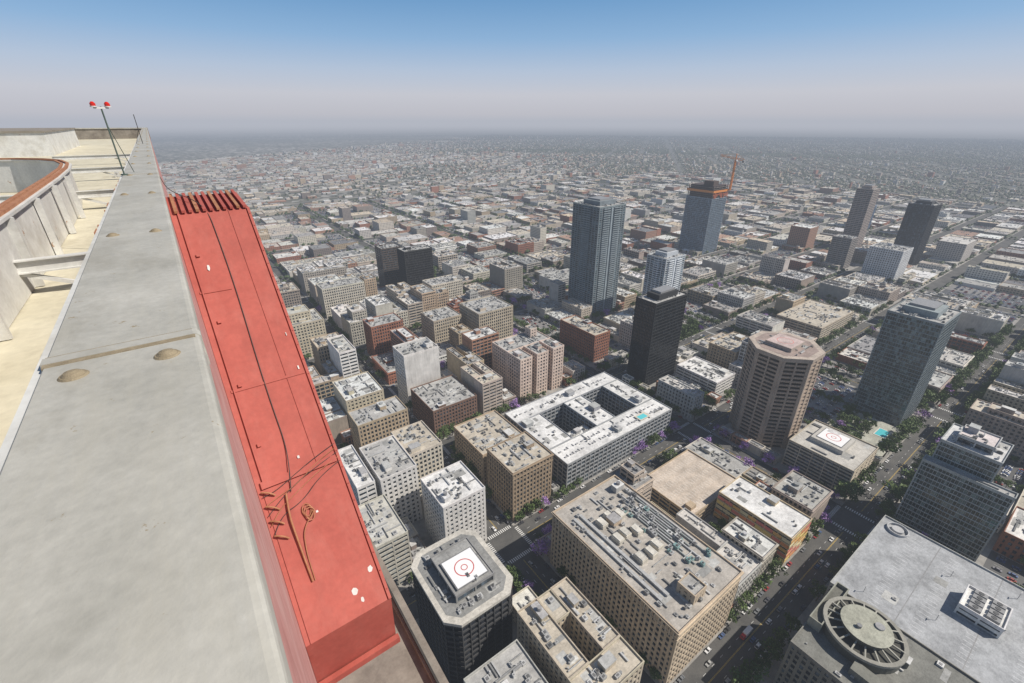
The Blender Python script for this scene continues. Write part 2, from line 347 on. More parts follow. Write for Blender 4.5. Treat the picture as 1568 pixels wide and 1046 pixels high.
# pink hotel
r=(241,318,299,369);occ(r);x0,y0,x1,y1=r;mb=MB();w,d=x1-x0,y1-y0
k=dict(style='punch',wc=(.68,.54,.46),rc=RG,cornice=False)
bld(mb,x0,y0+d*.45,x1,y1,50,**k)
for i,(a,b) in enumerate(((0,.26),(.37,.63),(.74,1))): bld(mb,x0+w*a+.02,y0,x0+w*b-.02,y0+d*.45-.1,50.04+.02*i,**k)
bld(mb,x0+w*.7,y0+d*.7,x0+w*.85,y0+d*.9,60,z0=50,style='punch',wc=(.6,.49,.42),rc=RG,cl=2);mb.build('pink_hotel_building')
# tower under construction
r=(914,550,968,612);occ(r);x0,y0,x1,y1=r;mb=MB()
bld(mb,*r,118,style='curtain',wc=(.28,.33,.38),rc=RG,gc=(.06,.09,.12))
for kk in range(7):
    z=118+3.6*kk;mb.box(x0+1,y0+1,z,x1-1,y1-1,z+.4,WALL,(.2,.17,.15))
    for i in range(6):
        for j in(0,1): mb.box(x0+1.5+(x1-x0-4)*i/5,(y0+1.5,y1-2.5)[j],z+.4,x0+2.5+(x1-x0-4)*i/5,(y0+2.5,y1-1.5)[j],z+3.6,WALL,(.12,.1,.09))
mb.box(x0+4,y0+4,118,x1-4,y1-4,143,WALL,(.07,.05,.05));mb.ring(x0-1,y0-1,x1+1,y1+1,130,134.5,.3,PAINT,(.68,.25,.06))
mb.box(x0+8,y0+8,143,x0+26,y0+30,152,WALL,(.1,.07,.06))
for i in range(16): mb.box(x0-1.2+i*3.5,y0-1.3,random.uniform(118,126),x0+.8+i*3.5,y0-1.02,random.uniform(127,129.8),PAINT,(.45,.12,.05))
mb.build('tower_under_construction')
mb=MB();cx,cy=x1+1,y0-3
OR=(.72,.26,.06)
for i in range(12):
    z=132+i*5
    for a in(-1.3,1.3):
        for b in(-1.3,1.3): mb.beam((cx+a,cy+b,z),(cx+a,cy+b,z+5),.8,PAINT,OR)
        mb.beam((cx+a,cy-1.3,z),(cx+a,cy+1.3,z+5),.5,PAINT,OR);mb.beam((cx-1.3,cy+a,z),(cx+1.3,cy+a,z+5),.5,PAINT,OR)
for a in(-1,1): mb.beam((cx-26,cy+20+a,200),(cx+14,cy-11+a,190),.9,PAINT,OR)
mb.beam((cx-26,cy+20,202),(cx+14,cy-11,193),.9,PAINT,OR);mb.beam((cx,cy,190),(cx,cy,204),1.2,PAINT,OR);mb.beam((cx,cy,204),(cx-26,cy+20,202),.4,PAINT,OR);mb.beam((cx,cy,204),(cx+14,cy-11,193),.4,PAINT,OR)
mb.box(cx+10,cy-13,187,cx+15,cy-8,191,PAINT,(.3,.3,.3));mb.box(cx-2,cy-3,190,cx+2,cy-1.5,193,PAINT,(.7,.7,.7));mb.build('tower_crane')
# octagonal tower
mb=MB();cx,cy,R=400,147,27;occ((cx-R,cy-R,cx+R,cy+R));P=[(cx+R*1.06*math.cos(math.pi/8+i*math.pi/4),cy+R*1.06*math.sin(math.pi/8+i*math.pi/4)) for i in range(8)]
sc=lambda P,k,cx=cx,cy=cy:[(cx+(x-cx)*k,cy+(y-cy)*k) for x,y in P]
mb.prism(sc(P,.955),.1,89,GL,(.025,.022,.022))
for k in range(1,24): mb.prism(P,k*3.8-.85,k*3.8+.85,WALL,(.36,.285,.225))
for (ax,ay),(bx,by) in zip(P,P[1:]+P[:1]):
    L_=math.hypot(bx-ax,by-ay);ux,uy=(bx-ax)/L_,(by-ay)/L_;nx_,ny_=uy,-ux
    for t0,t1 in((0,.11),(.47,.53),(.89,1)):
        p0=(ax+ux*L_*t0,ay+uy*L_*t0);p1=(ax+ux*L_*t1,ay+uy*L_*t1)
        mb.prism([(p0[0]+nx_*.25,p0[1]+ny_*.25),(p1[0]+nx_*.25,p1[1]+ny_*.25),(p1[0]-nx_*1.2,p1[1]-ny_*1.2),(p0[0]-nx_*1.2,p0[1]-ny_*1.2)][::-1],.1,89-.02*t0,WALL,(.38,.305,.245))
mb.prism(sc(P,1.03),87,90.5,WALL,(.40,.33,.27),mt=ROOF,ct=(.46,.39,.33))
mb.prism(sc(P,.86),90.5,90.56,ROOF,(.33,.26,.23));mb.box(cx-13,cy-10,90.5,cx+11,cy+12,94,WALL,(.42,.35,.3));mb.box(cx-12.5,cy-9.5,93.9,cx+10.5,cy+11.5,94.1,ROOF,(.55,.44,.41));mb.annulus(cx-1,cy+1,6,6.6,94.1,94.14,PAINT,(.6,.25,.22))
clutter(mb,cx-18,cy-18,cx+18,cy+18,90.56,50,BE,False);mb.build('octagonal_office_tower')
r=(367,64,415,112);occ(r);mb=MB();bld(mb,*r,25,style='garage',wc=BE,rc=(.5,.48,.44),cl=14);x0,y0,x1,y1=r
mb.box(x0+14,y0+14,25,x1-8,y1-10,29,WALL,(.5,.48,.44));helipad(mb,(x0+14+x1-8)/2,(y0+14+y1-10)/2,29.2,9);mb.build('low_helipad_building')
mb=MB();occ((430,62,495,112));mb.box(430,62,.1,495,112,7,WALL,(.42,.4,.36));mb.box(431,63,7,494,111,7.05,ROOF,(.4,.4,.34));mb.box(466,70,7.05,482,80,7.3,PAINT,(.6,.58,.52));mb.box(467,71,7.3,481,79,7.33,WATER,(.1,.5,.55))
for i in range(5): mb.box(436+i*6,86,7.05,440+i*6,106,7.6,LEAF,(.06,.09,.03))
mb.build('pool_terrace')
r=(240,115,301,161);occ(r);mb=MB();bld(mb,*r,14,style='garage',wc=TAN,rc=(.54,.46,.38),cl=0,big=False);x0,y0,x1,y1=r
for j in range(5):
    yy=y0+3+j*(y1-y0-6)/5
    for i in range(int((x1-x0-4)/2.7)): mb.box(x0+2+i*2.7,yy,14,x0+2.16+i*2.7,yy+5,14.006,PAINT,(.72,.72,.7))
mb.box(x0+4,y0+4,14,x0+10,y0+9,17,WALL,TAN);mb.build('parking_garage')
r=(266,62,294,113);occ(r);mb=MB();x0,y0,x1,y1=r;bld(mb,*r,24,style='garage',wc=(.6,.5,.33),rc=RW,cl=12)
cols=[(.75,.57,.2),(.70,.28,.12),(.64,.2,.17),(.76,.66,.42),(.72,.42,.15)]
for kk in range(5):
    z=2.5+kk*4.2;n=9
    for i in range(n):
        a=y0+(y1-y0)*i/n;mb.box(x0-.12,a+.2,z,x0+.05,a+(y1-y0)/n-.2,z+2.6,PAINT,jit(cols[(kk*2+i*i)%5]))
    for i in range(4):
        a=x0+(x1-x0)*i/4;mb.box(a+.2,y0-.12,z,a+(x1-x0)/4-.2,y0+.05,z+2.6,PAINT,jit(cols[(kk+i)%5]))
mb.build('colourful_parking_garage')
mb=MB();occ((241,-70,322,33));bld(mb,241,-70,322,33,35,style='garage',wc=(.42,.41,.39),rc=(.37,.38,.39),cl=6,big=False)
bld(mb,275,-29,293,-12,41,z0=35,style='strip',wc=(.7,.7,.68),rc=(.7,.7,.68),cl=0,big=False,rim=1.2)
for i in range(4):
    for j in range(2): mb.box(277+i*4,-27+j*7,41,280+i*4,-22+j*7,42.6,METAL,(.25,.25,.25));mb.cyl(278.5+i*4,-24.5+j*7,1.1,42.6,42.8,METAL,(.08,.08,.08),n=12)
for j in range(5):
    for i in range(24): mb.box(246+i*3,-60+j*18,35,246.16+i*3,-55+j*18,35.006,PAINT,(.65,.65,.65))
for j in range(3): mb.box(243,-50+j*27,35,321,-49.6+j*27,35.05,METAL,(.25,.25,.25))
for x,y in((250,20),(300,-5),(262,-8),(312,-30)): mb.cyl(x,y,.12,35,40,METAL,(.3,.3,.3),n=6);mb.box(x-1,y-.2,39.9,x+1,y+.2,40.1,METAL,(.4,.4,.4))
mb.annulus(314,24,5,5.5,35,36.6,WALL,(.5,.5,.5));mb.cyl(314,24,3,35,36.5,WALL,(.45,.45,.45));mb.build('rooftop_parking_garage')
# round roof building
mb=MB();occ((188,-40,238,33));bld(mb,188,-40,238,30,38,style='historic',wc=(.2,.195,.17),rc=(.2,.2,.18),cl=25)
cx,cy=218,11;mb.cyl(cx,cy,16.5,38,43,WALL,(.12,.12,.1),n=40);mb.annulus(cx,cy,15.2,17,43,44.4,WALL,(.3,.29,.25));mb.cyl(cx,cy,15.1,43,43.2,ROOF,(.07,.07,.06),n=40);mb.cyl(cx,cy,9,43,47.5,WALL,(.12,.12,.1),n=36,r2=10.6,mt=ROOF,ct=(.38,.38,.31))
for i in range(18):
    t=2*math.pi*i/18;mb.beam((cx+9.5*math.cos(t),cy+9.5*math.sin(t),45.0),(cx+16.4*math.cos(t),cy+16.4*math.sin(t),44.0),.6,WALL,(.36,.35,.3))
mb.ring(204,24,236,29.8,38,44,.5,WALL,(.3,.3,.25));mb.box(204.5,24.5,38,235.5,29.3,42,ROOF,(.15,.15,.13));mb.cyl(cx+4,cy-4,2,47.5,48.2,METAL,(.3,.3,.3),n=12);mb.cyl(cx-4,cy+2,1.1,47.5,49,METAL,(.2,.2,.2),n=10)
mb.box(195,-8,38,201,8,42,WALL,(.2,.2,.17));mb.build('round_roof_building')
mb=MB();occ((364,-10,410,33));bld(mb,372,0,402,30,75,style='curtain',wc=(.36,.38,.38),rc=(.6,.6,.6),gc=(.04,.055,.055));bld(mb,365,-12,371.9,33,60,style='curtain',wc=(.36,.38,.38),rc=RG,gc=(.04,.055,.055),cl=4)
bld(mb,378,6,396,24,80,z0=75,style='strip',wc=(.45,.45,.45),rc=(.62,.56,.55),cl=10);mb.build('stepped_glass_tower')
mb=MB();occ((325,-70,332,33));mb.box(322.5,-60,.1,333,28,14,WALL,BE);mb.box(324,-24,14,332,-6,14.2,PAINT,(.6,.58,.52));mb.box(325,-22,14.2,331,-8,14.23,WATER,(.1,.5,.55))
for i in range(8): mb.box(323.5,-4+i*3.5,14,326,-2.6+i*3.5,14.8,LEAF,(.06,.1,.03))
mb.build('pool_deck_building')
# ---------------------------------------------------------------- city grid
PS=[-212,-81,50,182]+[300+118*i for i in range(13)];QS=[-306,-88,130,345,572]+[790+218*i for i in range(8)]
def vis(q,p,m=0,z=0):
    r,f=ca*q-sa*p,sa*q+ca*p
    c=f*C+(H-z)*S
    if c<5:return False
    x=784+697*r/c;y=523-697*(f*S-(H-z)*C)/c
    return -60-m<x<1628+m and y<1120+m
def hits(a,m=1.0): return any(a[0]<r[2]+m and a[2]>r[0]-m and a[1]<r[3]+m and a[3]>r[1]-m for r in OCC)
TREES=[];FCARS=MB();LOTS=MB();far=MB();ftree=MB()
mb=MB();mb.box(488,312,.12,560,336,.3,LEAF,(.07,.10,.035));mb.box(488,323,.3,560,325,.34,WALL,CONC);mb.build('park_lawn');PARK=(488,312,560,336);occ(PARK)
PAL=[BE,LB,GR,WH,BR,CONC,TAN,(.58,.54,.48),(.34,.28,.24),(.52,.44,.37),(.36,.20,.14),(.24,.20,.18)]
PN=['beige_building','cream_building','grey_building','white_building','brick_building','concrete_building','tan_building','stone_building','brown_building','office_building','red_brick_building','dark_brown_building']
RP=[RW,RG,RT,(.58,.58,.57),(.28,.28,.28),(.64,.62,.58),(.50,.48,.44),(.34,.33,.31)]
RPF=RP+[RW,(.56,.47,.36),(.38,.24,.18),(.18,.18,.19),(.50,.45,.38)]
def height(q,p,m):
    d=math.hypot(q,p);r=random.random()
    if p<800 and q<350 and p>180: h=random.choice([14,20,26,32,38,42,46,50])*random.uniform(.85,1.1)
    elif d<950: h=(random.uniform(6,12) if r<.5 else random.uniform(12,26) if r<.9 else random.uniform(28,45))
    elif d<1500: h=random.uniform(5,11) if r<.75 else random.uniform(12,24) if r<.96 else random.uniform(30,55)
    else: h=random.uniform(5,10) if r<.9 else random.uniform(10,20)
    return min(h,m*1.0) if m<16 else h
def lowcar(mb,x,y,along,z=.17):
    L,W=4.4,1.8
    c=random.choice([(.6,.6,.6),(.7,.7,.7),(.05,.05,.05),(.2,.2,.22),(.3,.05,.04),(.08,.12,.25),(.4,.4,.4)])
    a,b=(L,W) if along else (W,L)
    mb.box(x-a/2,y-b/2,z+.25,x+a/2,y+b/2,z+.85,PAINT,c);mb.box(x-a*.38,y-b*.28,z+.85,x+a*.38,y+b*.25,z+1.4,GL,(.03,.03,.04));mb.box(x-a*.34,y-b*.2,z+1.4,x+a*.34,y+b*.17,z+1.46,PAINT,c)
def lot(x0,y0,x1,y1):
    w,d=x1-x0,y1-y0
    if w<7 or d<7:return
    if hits((x0,y0,x1,y1)):
        if w<14 and d<14:return
        if w>d: m=(x0+x1)/2;lot(x0,y0,m,y1);lot(m,y0,x1,y1)
        else: m=(y0+y1)/2;lot(x0,y0,x1,m);lot(x0,m,x1,y1)
        return
    cx,cy=(x0+x1)/2,(y0+y1)/2;D=math.hypot(cx,cy)
    h=height(cx,cy,min(w,d))
    if not vis(cx,cy,60) and not vis(cx,cy,60,h):return
    hist=(cy<760 and cx<350 and cy>180)
    if random.random()<(.13 if hist else .3):
        LOTS.box(x0+.3,y0+.3,.12,x1-.3,y1-.3,.16,3,(.09,.09,.09) if random.random()<.6 else (.22,.21,.2))
        if D<2000:
            yy=y0+4
            while yy<y1-3:
                xx=x0+3
                while xx<x1-2:
                    if D<700: LOTS.box(xx-1.45,yy-2.4,.16,xx-1.35,yy+2.4,.166,3,(.55,.55,.52))
                    if random.random()<.6: lowcar(FCARS,xx,yy+random.uniform(-.3,.3),False)
                    xx+=2.8
                yy+=7.5 if int(yy)%2 else 9
        if D<900:
            for _ in range(7): TREES.append((random.choice([x0+1,x1-1]),random.uniform(y0,y1),random.uniform(5,9)))
        return
    i=random.randrange(len(PAL));wc=jit(PAL[i],.15);rc=jit(random.choice(RP),.15)
    a,b=random.uniform(0,.8),random.uniform(0,.8);x0+=a;y0+=b;x1-=random.uniform(0,.8);y1-=random.uniform(0,.8)
    if D<1050:
        st=random.choice(['punch','historic','historic','punch','loft','strip'])
        mb=MB();bl=random.choice(['','','q','p','','q'])
        kw=dict(style=st,wc=wc,rc=rc,blank=bl)
        if w>20 and d>24 and h>18 and random.random()<.45:
            t=random.uniform(.3,.4);g=.36
            bld(mb,x0,y0,x1,y0+d*t,h,**kw);bld(mb,x0+.02,y0+d*t+.1,x0+w*g,y1,h+.04,**kw);bld(mb,x1-w*g+.01,y0+d*t+.1,x1-.02,y1,h+.07,**kw)
            mb.box(x0+w*g-.2,y0+d*t,.1,x1-w*g+.2,y1-.5,h*.4,WALL,wc)
        else:
            bld(mb,x0,y0,x1,y1,h,cornice=random.random()<.3,**kw)
            if h>25 and w>18 and d>18 and random.random()<.3: bld(mb,x0+w*.2,y0+d*.2,x1-w*.25,y1-d*.2,h+random.choice([4,8,11]),z0=h,style=st,wc=wc,rc=rc,cl=4)
        mb.build(PN[i])
    else:
        rc=jit(random.choice(RPF),.15)
        far.box(x0,y0,.1,x1,y1,h,FAR if h>7 else WALL,wc);far.ring(x0-.1,y0-.1,x1+.1,y1+.1,h-.5,h+.8,.5,WALL,wc);far.box(x0+.3,y0+.3,h-.2,x1-.3,y1-.3,h+.06,ROOF,rc)
        clutter(far,x0+.6,y0+.6,x1-.6,y1-.6,h,int(w*d/120),wc,random.random()<.5)
        if random.random()<.55:
            for _ in range(4): blobs.append((random.choice([x0,x1]),random.uniform(y0,y1)))
blobs=[]
pave=MB()
for i,p in enumerate(PS[:-1]):
    for j,q in enumerate(QS[:-1]):
        x0,y0,x1,y1=q+11,p+11,QS[j+1]-11,PS[i+1]-11
        if not any(vis(a,b,200) for a in(x0,(x0+x1)/2,x1) for b in(y0,y1)):continue
        if x0<20: 
            if x1<20: continue
            x0=max(x0,-40)
        pave.box(x0,y0,-.05,x1,y1,.13,0,(1,1,1))
        x0+=3.5;y0+=3.5;x1-=3.5;y1-=3.5
        if y1<40 and x0<180: continue
        m=(y0+y1)/2+random.uniform(-6,6)
        for a,b in((y0,m),(m,y1)):
            x=max(x0,6)
            while x<x1-6:
                w=random.uniform(16,46) if random.random()<.8 else random.uniform(46,75)
                if x1-(x+w)<14:w=x1-x
                lot(x,a,x+w,b-.4 if b==m else b);x+=w
pave.build('sidewalk_blocks',[PAVE])
LOTS.build('parking_lot_surface');FCARS.build('distant_parked_cars')
rd=MB();mk=MB();Wt=(.65,.65,.63);Yl=(.6,.42,.08)
for p in PS: rd.box(QS[0]-11,p-11,-.05,QS[-1]+11,p+11,.006,0,(1,1,1))
for q in QS:
    for a,b in zip(PS[:-1],PS[1:]): rd.box(q-11,a+11,-.05,q+11,b-11,.006,0,(1,1,1))
rd.build('road',[ASPH])
def mark(x0,y0,x1,y1,c): mk.box(x0,y0,.008,x1,y1,.014,PAINT,c)
for p in PS[:9]:
    for q,q2 in zip(QS[:6],QS[1:7]):
        if vis(q+90,p,100) and q>-200:
            for o in(-.25,.15): mark(q+16,p+o,q2-16,p+o+.14,Yl)
            x=q+18
            while x<q2-18: mark(x,p-3.6,x+2.5,p-3.42,Wt);mark(x,p+3.5,x+2.5,p+3.68,Wt);x+=8
for q in QS[:7]:
    for p,p2 in zip(PS[:9],PS[1:10]):
        if vis(q,p+60,100):
            for o in(-.25,.15): mark(q+o,p+16,q+o+.14,p2-16,Yl)
            y=p+18
            while y<p2-18: mark(q-3.6,y,q-3.42,y+2.5,Wt);mark(q+3.5,y,q+3.68,y+2.5,Wt);y+=8
        for s in(-1,1):
            if not vis(q,p,50):continue
            for i in range(13):
                o=-9.6+i*1.5;a=s*12.2
                mark(q+a-1.4,p+o,q+a+1.4,p+o+.7,Wt);mark(q+o,p+a-1.4,q+o+.7,p+a+1.4,Wt)
mk.build('road_markings')
g=MB();Rr=60000;g.poly([(-Rr,-Rr,-.06),(Rr,-Rr,-.06),(Rr,Rr,-.06),(-Rr,Rr,-.06)],[[0,1,2,3]],0,(1,1,1));g.build('ground',[GROUND])
# distant city
def blob(mb,x,y,z,r,c):
    k=[random.uniform(.7,1.3) for _ in range(6)]
    vs=[(x+r*k[0],y,z+r*.7),(x,y+r*k[1],z+r*.6),(x-r*k[2],y,z+r*.8),(x,y-r*k[3],z+r*.65),(x+r*.2,y-r*.1,z+r*1.5*k[4]),(x,y,z-.3)]
    mb.poly(vs,[[0,1,4],[1,2,4],[2,3,4],[3,0,4],[1,0,5],[2,1,5],[3,2,5],[0,3,5]],LEAF,c)
for x,y in blobs: blob(ftree,x,y,1.5,random.uniform(2.5,4.5),jit((.05,.07,.03),.3))
QMX,PMX=QS[-1],PS[-1]
rot=math.radians(-52);cr,sr=math.cos(rot),math.sin(rot)
step=54;frd=MB()
def fq(u0,v0,u1,v1,z):
    frd.poly([(u*cr-v*sr,u*sr+v*cr,z) for u,v in((u0,v0),(u1,v0),(u1,v1),(u0,v1))],[[0,1,2,3]],0,(1,1,1))
for i in range(-60,230):
    for j in range(-230,230):
        u=i*step;v=j*step*.8
        q=u*cr-v*sr;p=u*sr+v*cr
        if q<QMX+25 and p<PMX+25: continue
        D=math.hypot(q,p)
        if D>11000 or q<-60: continue
        r,f=ca*q-sa*p,sa*q+ca*p
        if f<200 or abs(r)>f*1.08: continue
        ri=(i%5==3);rj=(j%8==5)
        if ri and (i%20==3 or mn.noise(Vector((i*1.7,j*.12,8)))>-.1): fq(u-7,v-step*.4,u+7,v+step*.4,.08)
        elif ri: ri=False
        if rj and (j%32==5 or mn.noise(Vector((i*.12,j*1.7,4)))>-.1): fq(u-step*.5,v-7,u+step*.5,v+7,.30)
        elif rj: rj=False
        if ri or rj:
            if random.random()<.5: blob(ftree,q+random.choice([-14,14]),p+random.uniform(-12,12),1,random.uniform(3,5),jit((.05,.07,.03),.3))
            continue
        if D>5500 and random.random()<.35: continue
        nz=mn.noise(Vector((q*.0011,p*.0011,3)))
        res=max(0,min(1,(q-p*.45)/1800+nz*1.1))
        if nz>.28 and random.random()<.4: continue
        for kk in range(1 if D>4500 else 2):
            w,d=random.uniform(12,34),random.uniform(10,26)
            if random.random()<res*.8: w*=.45;d*=.5
            if random.random()<.16 and res<.5: w*=1.9;d*=1.5
            x=q+random.uniform(-12,12)+(20*kk if kk else -8);y=p+random.uniform(-12,12)
            h=random.uniform(4,8) if random.random()<.96 else random.uniform(12,26)
            wc=jit(random.choice(PAL),.15);rc=jit(random.choice(RPF if res<.5 else [RT,RG,(.34,.26,.21),(.58,.55,.48),(.38,.34,.30),(.45,.30,.22)]),.25)
            far.box(x-w/2,y-d/2,.1,x+w/2,y+d/2,h,WALL,wc);far.box(x-w/2+.4,y-d/2+.4,h-.3,x+w/2-.4,y+d/2-.4,h+.2,ROOF,rc)
            if D<3500 and w>12 and d>12:
                for _ in range(3):
                    a,b=x+random.uniform(-w/2+2,w/2-4),y+random.uniform(-d/2+2,d/2-4);g_=random.uniform(.15,.6);far.box(a,b,h,a+random.uniform(1.5,4),b+random.uniform(1.5,4),h+random.uniform(.8,2),METAL,(g_,)*3)
        for _ in range(int(random.random()*2.4+res*(7 if D<5000 else 2.4))):
            blob(ftree,q+random.uniform(-30,30),p+random.uniform(-25,25),1.5,random.uniform(3,6)*(1 if D<4500 else 1.4),jit((.05,.07,.032),.3))
frd.build('distant_road',[ASPF])
for _ in range(14000):
    q=random.choice(QS)+random.choice([-13,13])+random.uniform(-1,1);p=random.uniform(-100,PMX)
    if random.random()<.5: p=random.choice(PS)+random.choice([-13,13]);q=random.uniform(0,QMX)
    if math.hypot(q,p)<860 or not vis(q,p):continue
    if random.random()<.6: blob(ftree,q,p,2,random.uniform(2.4,4.8),jit((.05,.075,.03),.3))
far.build('distant_city_buildings');ftree.build('distant_trees')
# ---------------------------------------------------------------- trees
def treemesh(name,col,seed):
    random.seed(seed);mb=MB();n=6
    def limb(a,b,r0,r1):
        a=Vector(a);b=Vector(b);d=(b-a).normalized();u=d.cross(Vector((.3,.9,.1))).normalized();v=d.cross(u)
        vs=[tuple(a+(u*math.cos(t)+v*math.sin(t))*r0) for t in[2*math.pi*i/n for i in range(n)]]+[tuple(b+(u*math.cos(t)+v*math.sin(t))*r1) for t in[2*math.pi*i/n for i in range(n)]]
        mb.poly(vs,[[i,(i+1)%n,n+(i+1)%n,n+i] for i in range(n)],WALL,(.12,.09,.07))
    limb((0,0,0),(.05,.03,.4),.035,.022)
    for k in range(9):
        t=2*math.pi*k/9+random.uniform(-.3,.3);R=random.uniform(.12,.42);zz=random.uniform(.5,.95)
        if k==8:R=.05;zz=.95
        e=(R*math.cos(t),R*math.sin(t),zz);limb((.05,.03,.36),e,.016,.005)
        cr_=random.uniform(.14,.24);cc=jit(col,.35)
        for _ in range(52):
            d=Vector((random.gauss(0,1),random.gauss(0,1),random.gauss(0,.8)));d=d.normalized()*cr_*random.uniform(.4,1.1)
            p=Vector(e)+d;s=random.uniform(.035,.065)
            u=Vector((random.gauss(0,1),random.gauss(0,1),random.gauss(0,1))).normalized();v=u.orthogonal().normalized()
            mb.poly([tuple(p+u*s),tuple(p+v*s),tuple(p-u*s),tuple(p-v*s*.8)],[[0,1,2,3]],LEAF,jit(cc,.25))
    return mb.mesh(name)
TM=[treemesh('street_tree_mesh',(.075,.115,.03),i) for i in range(4)];JM=treemesh('jacaranda_mesh',(.34,.20,.46),9)
random.seed(5)
for q in QS[1:7]:
    for p,p2 in zip(PS[:9],PS[1:10]):
        for s in(-1,1):
            y=p+18
            while y<p2-16:
                if random.random()<.75: TREES.append((q+s*12.2,y,random.uniform(7,12)))
                y+=random.uniform(8,13)
for p in PS[1:9]:
    for q,q2 in zip(QS[1:7],QS[2:8]):
        for s in(-1,1):
            x=q+18
            while x<q2-16:
                if random.random()<(.97 if p==50 and q>300 else .7): TREES.append((x,p+s*12.2,random.uniform(7,12)*(1.35 if p==50 and q>330 else 1)))
                x+=random.uniform(7,12)
random.seed(11)
for _ in range(42): TREES.append((random.uniform(489,559),random.uniform(313,335),random.uniform(9,13)))
for _ in range(50): TREES.append((random.uniform(432,493),random.uniform(84,110),random.uniform(4,8)))
for _ in range(14): TREES.append((random.uniform(562,640),random.uniform(62,72),random.uniform(12,16)))
TREES.append((303,66,15))
for x,y,h in TREES:
    if math.hypot(x,y)>900 or not vis(x,y,20):continue
    terr=430<x<495 and 62<y<112;pk=PARK[0]<x<PARK[2] and PARK[1]<y<PARK[3]
    if hits((x-.5,y-.5,x+.5,y+.5),.2) and not terr and not pk:continue
    jac=random.random()<.05 or (325<x<365 and 60<y<200 and random.random()<.55) or (170<y<195 and 300<x<500 and random.random()<.3)
    o=bpy.data.objects.new('jacaranda_tree' if jac else 'street_tree',JM if jac else random.choice(TM));scene.collection.objects.link(o)
    o.location=(x,y,7 if terr else .12);w=h*random.uniform(.9,1.25);o.scale=(w,w,h);o.rotation_euler[2]=random.uniform(0,6.3)
# ---------------------------------------------------------------- vehicles
def carmesh(col,suv=False):
    mb=MB();t=.25 if suv else 0
    body=[(-2.2,.35),(2.2,.35),(2.25,.6),(2.1,.8),(1.1,.95),(-1.6-t*2,1.0),(-2.2,.92),(-2.25,.6)]
    mb.extr(body,-.9,.9,PAINT,col)
    mb.extr([(1.05,.94),(.35,1.42+t),(-1.0-t,1.42+t),(-1.65-t*2,.98)],-.78,.78,GL,(.02,.022,.028))
    mb.extr([(.32,1.40+t),(.25,1.48+t),(-.95-t,1.48+t),(-1.02-t,1.40+t)],-.74,.74,PAINT,col)
    for x in(-1.35,1.4):
        for y in(-.92,.7):
            mb.extr([(x+.34*math.cos(a*math.pi/5),.34+.34*math.sin(a*math.pi/5)) for a in range(10)],y,y+.22,PAINT,(.02,.02,.02))
    for y in(-.75,.45): mb.box(2.2,y,.6,2.27,y+.3,.75,PAINT,(.8,.8,.75));mb.box(-2.27,y,.65,-2.2,y+.3,.8,PAINT,(.4,.02,.02))
    return mb.mesh('car_body')
CM=[carmesh(c,i%2==0) for i,c in enumerate([(.6,.6,.6),(.72,.72,.72),(.03,.03,.03),(.15,.16,.17),(.28,.03,.03),(.05,.09,.2),(.35,.35,.34),(.06,.06,.07),(.7,.7,.7),(.2,.2,.2)])]
def putcar(x,y,a):
    if math.hypot(x,y)>750 or not vis(x,y,10) or hits((x-1,y-1,x+1,y+1),.5):return
    o=bpy.data.objects.new('parked_car' ,random.choice(CM));scene.collection.objects.link(o);o.location=(x,y,.014);o.rotation_euler[2]=a
for p in PS[1:8]:
    for q,q2 in zip(QS[1:6],QS[2:7]):
        for off,pr in((-9.6,.5),(9.6,.5),(-5.4,.1),(5.4,.1),(-1.9,.1),(1.9,.1)):
            x=q+17
            while x<q2-17:
                if random.random()<pr: putcar(x+random.uniform(-.6,.6),p+off,math.pi if off>0 else 0)
                x+=6.2
for q in QS[1:6]:
    for p,p2 in zip(PS[1:8],PS[2:9]):
        for off,pr in((-9.6,.5),(9.6,.5),(-5.4,.12),(5.4,.12),(-1.9,.1),(1.9,.1)):
            y=p+17
            while y<p2-17:
                if random.random()<pr: putcar(q+off,y+random.uniform(-.6,.6),math.pi/2 if off>0 else -math.pi/2)
                y+=6.2
mb=MB();mb.extr([(2.2,.5),(4.4,.5),(4.4,1.5),(3.9,2.6),(2.2,2.7)],-1.15,1.15,PAINT,(.5,.03,.03));mb.box(3.95,-1,1.55,4.3,1,2.3,GL,(.03,.03,.03));mb.box(-4.5,-1.25,.8,2.1,1.25,3.5,PAINT,(.7,.7,.7))
for x in(-3.3,-2,3.3):
    for y in(-1.2,.9): mb.extr([(x+.5*math.cos(a*math.pi/6),.5+.5*math.sin(a*math.pi/6)) for a in range(12)],y,y+.3,PAINT,(.02,.02,.02))
o=mb.build('box_truck');o.location=(203,52,.014);o.rotation_euler[2]=math.pi
mb=MB();mb.cyl(0,0,.12,0,9,METAL,(.2,.2,.2),n=8,r2=.07);mb.beam((0,0,8.8),(2.4,0,9.3),.1,METAL,(.2,.2,.2));mb.box(2.0,-.15,9.2,2.9,.15,9.38,METAL,(.3,.3,.3));LM=mb.mesh('lamp')
for p in PS[1:6]:
    for q in QS[1:5]:
        for k in range(1,6):
            x=q+16+k*30
            if vis(x,p) and math.hypot(x,p)<600 and not hits((x,p+11,x+.3,p+12)):
                o=bpy.data.objects.new('street_lamp',LM);scene.collection.objects.link(o);o.location=(x,p+11.5,.13);o.rotation_euler[2]=-math.pi/2
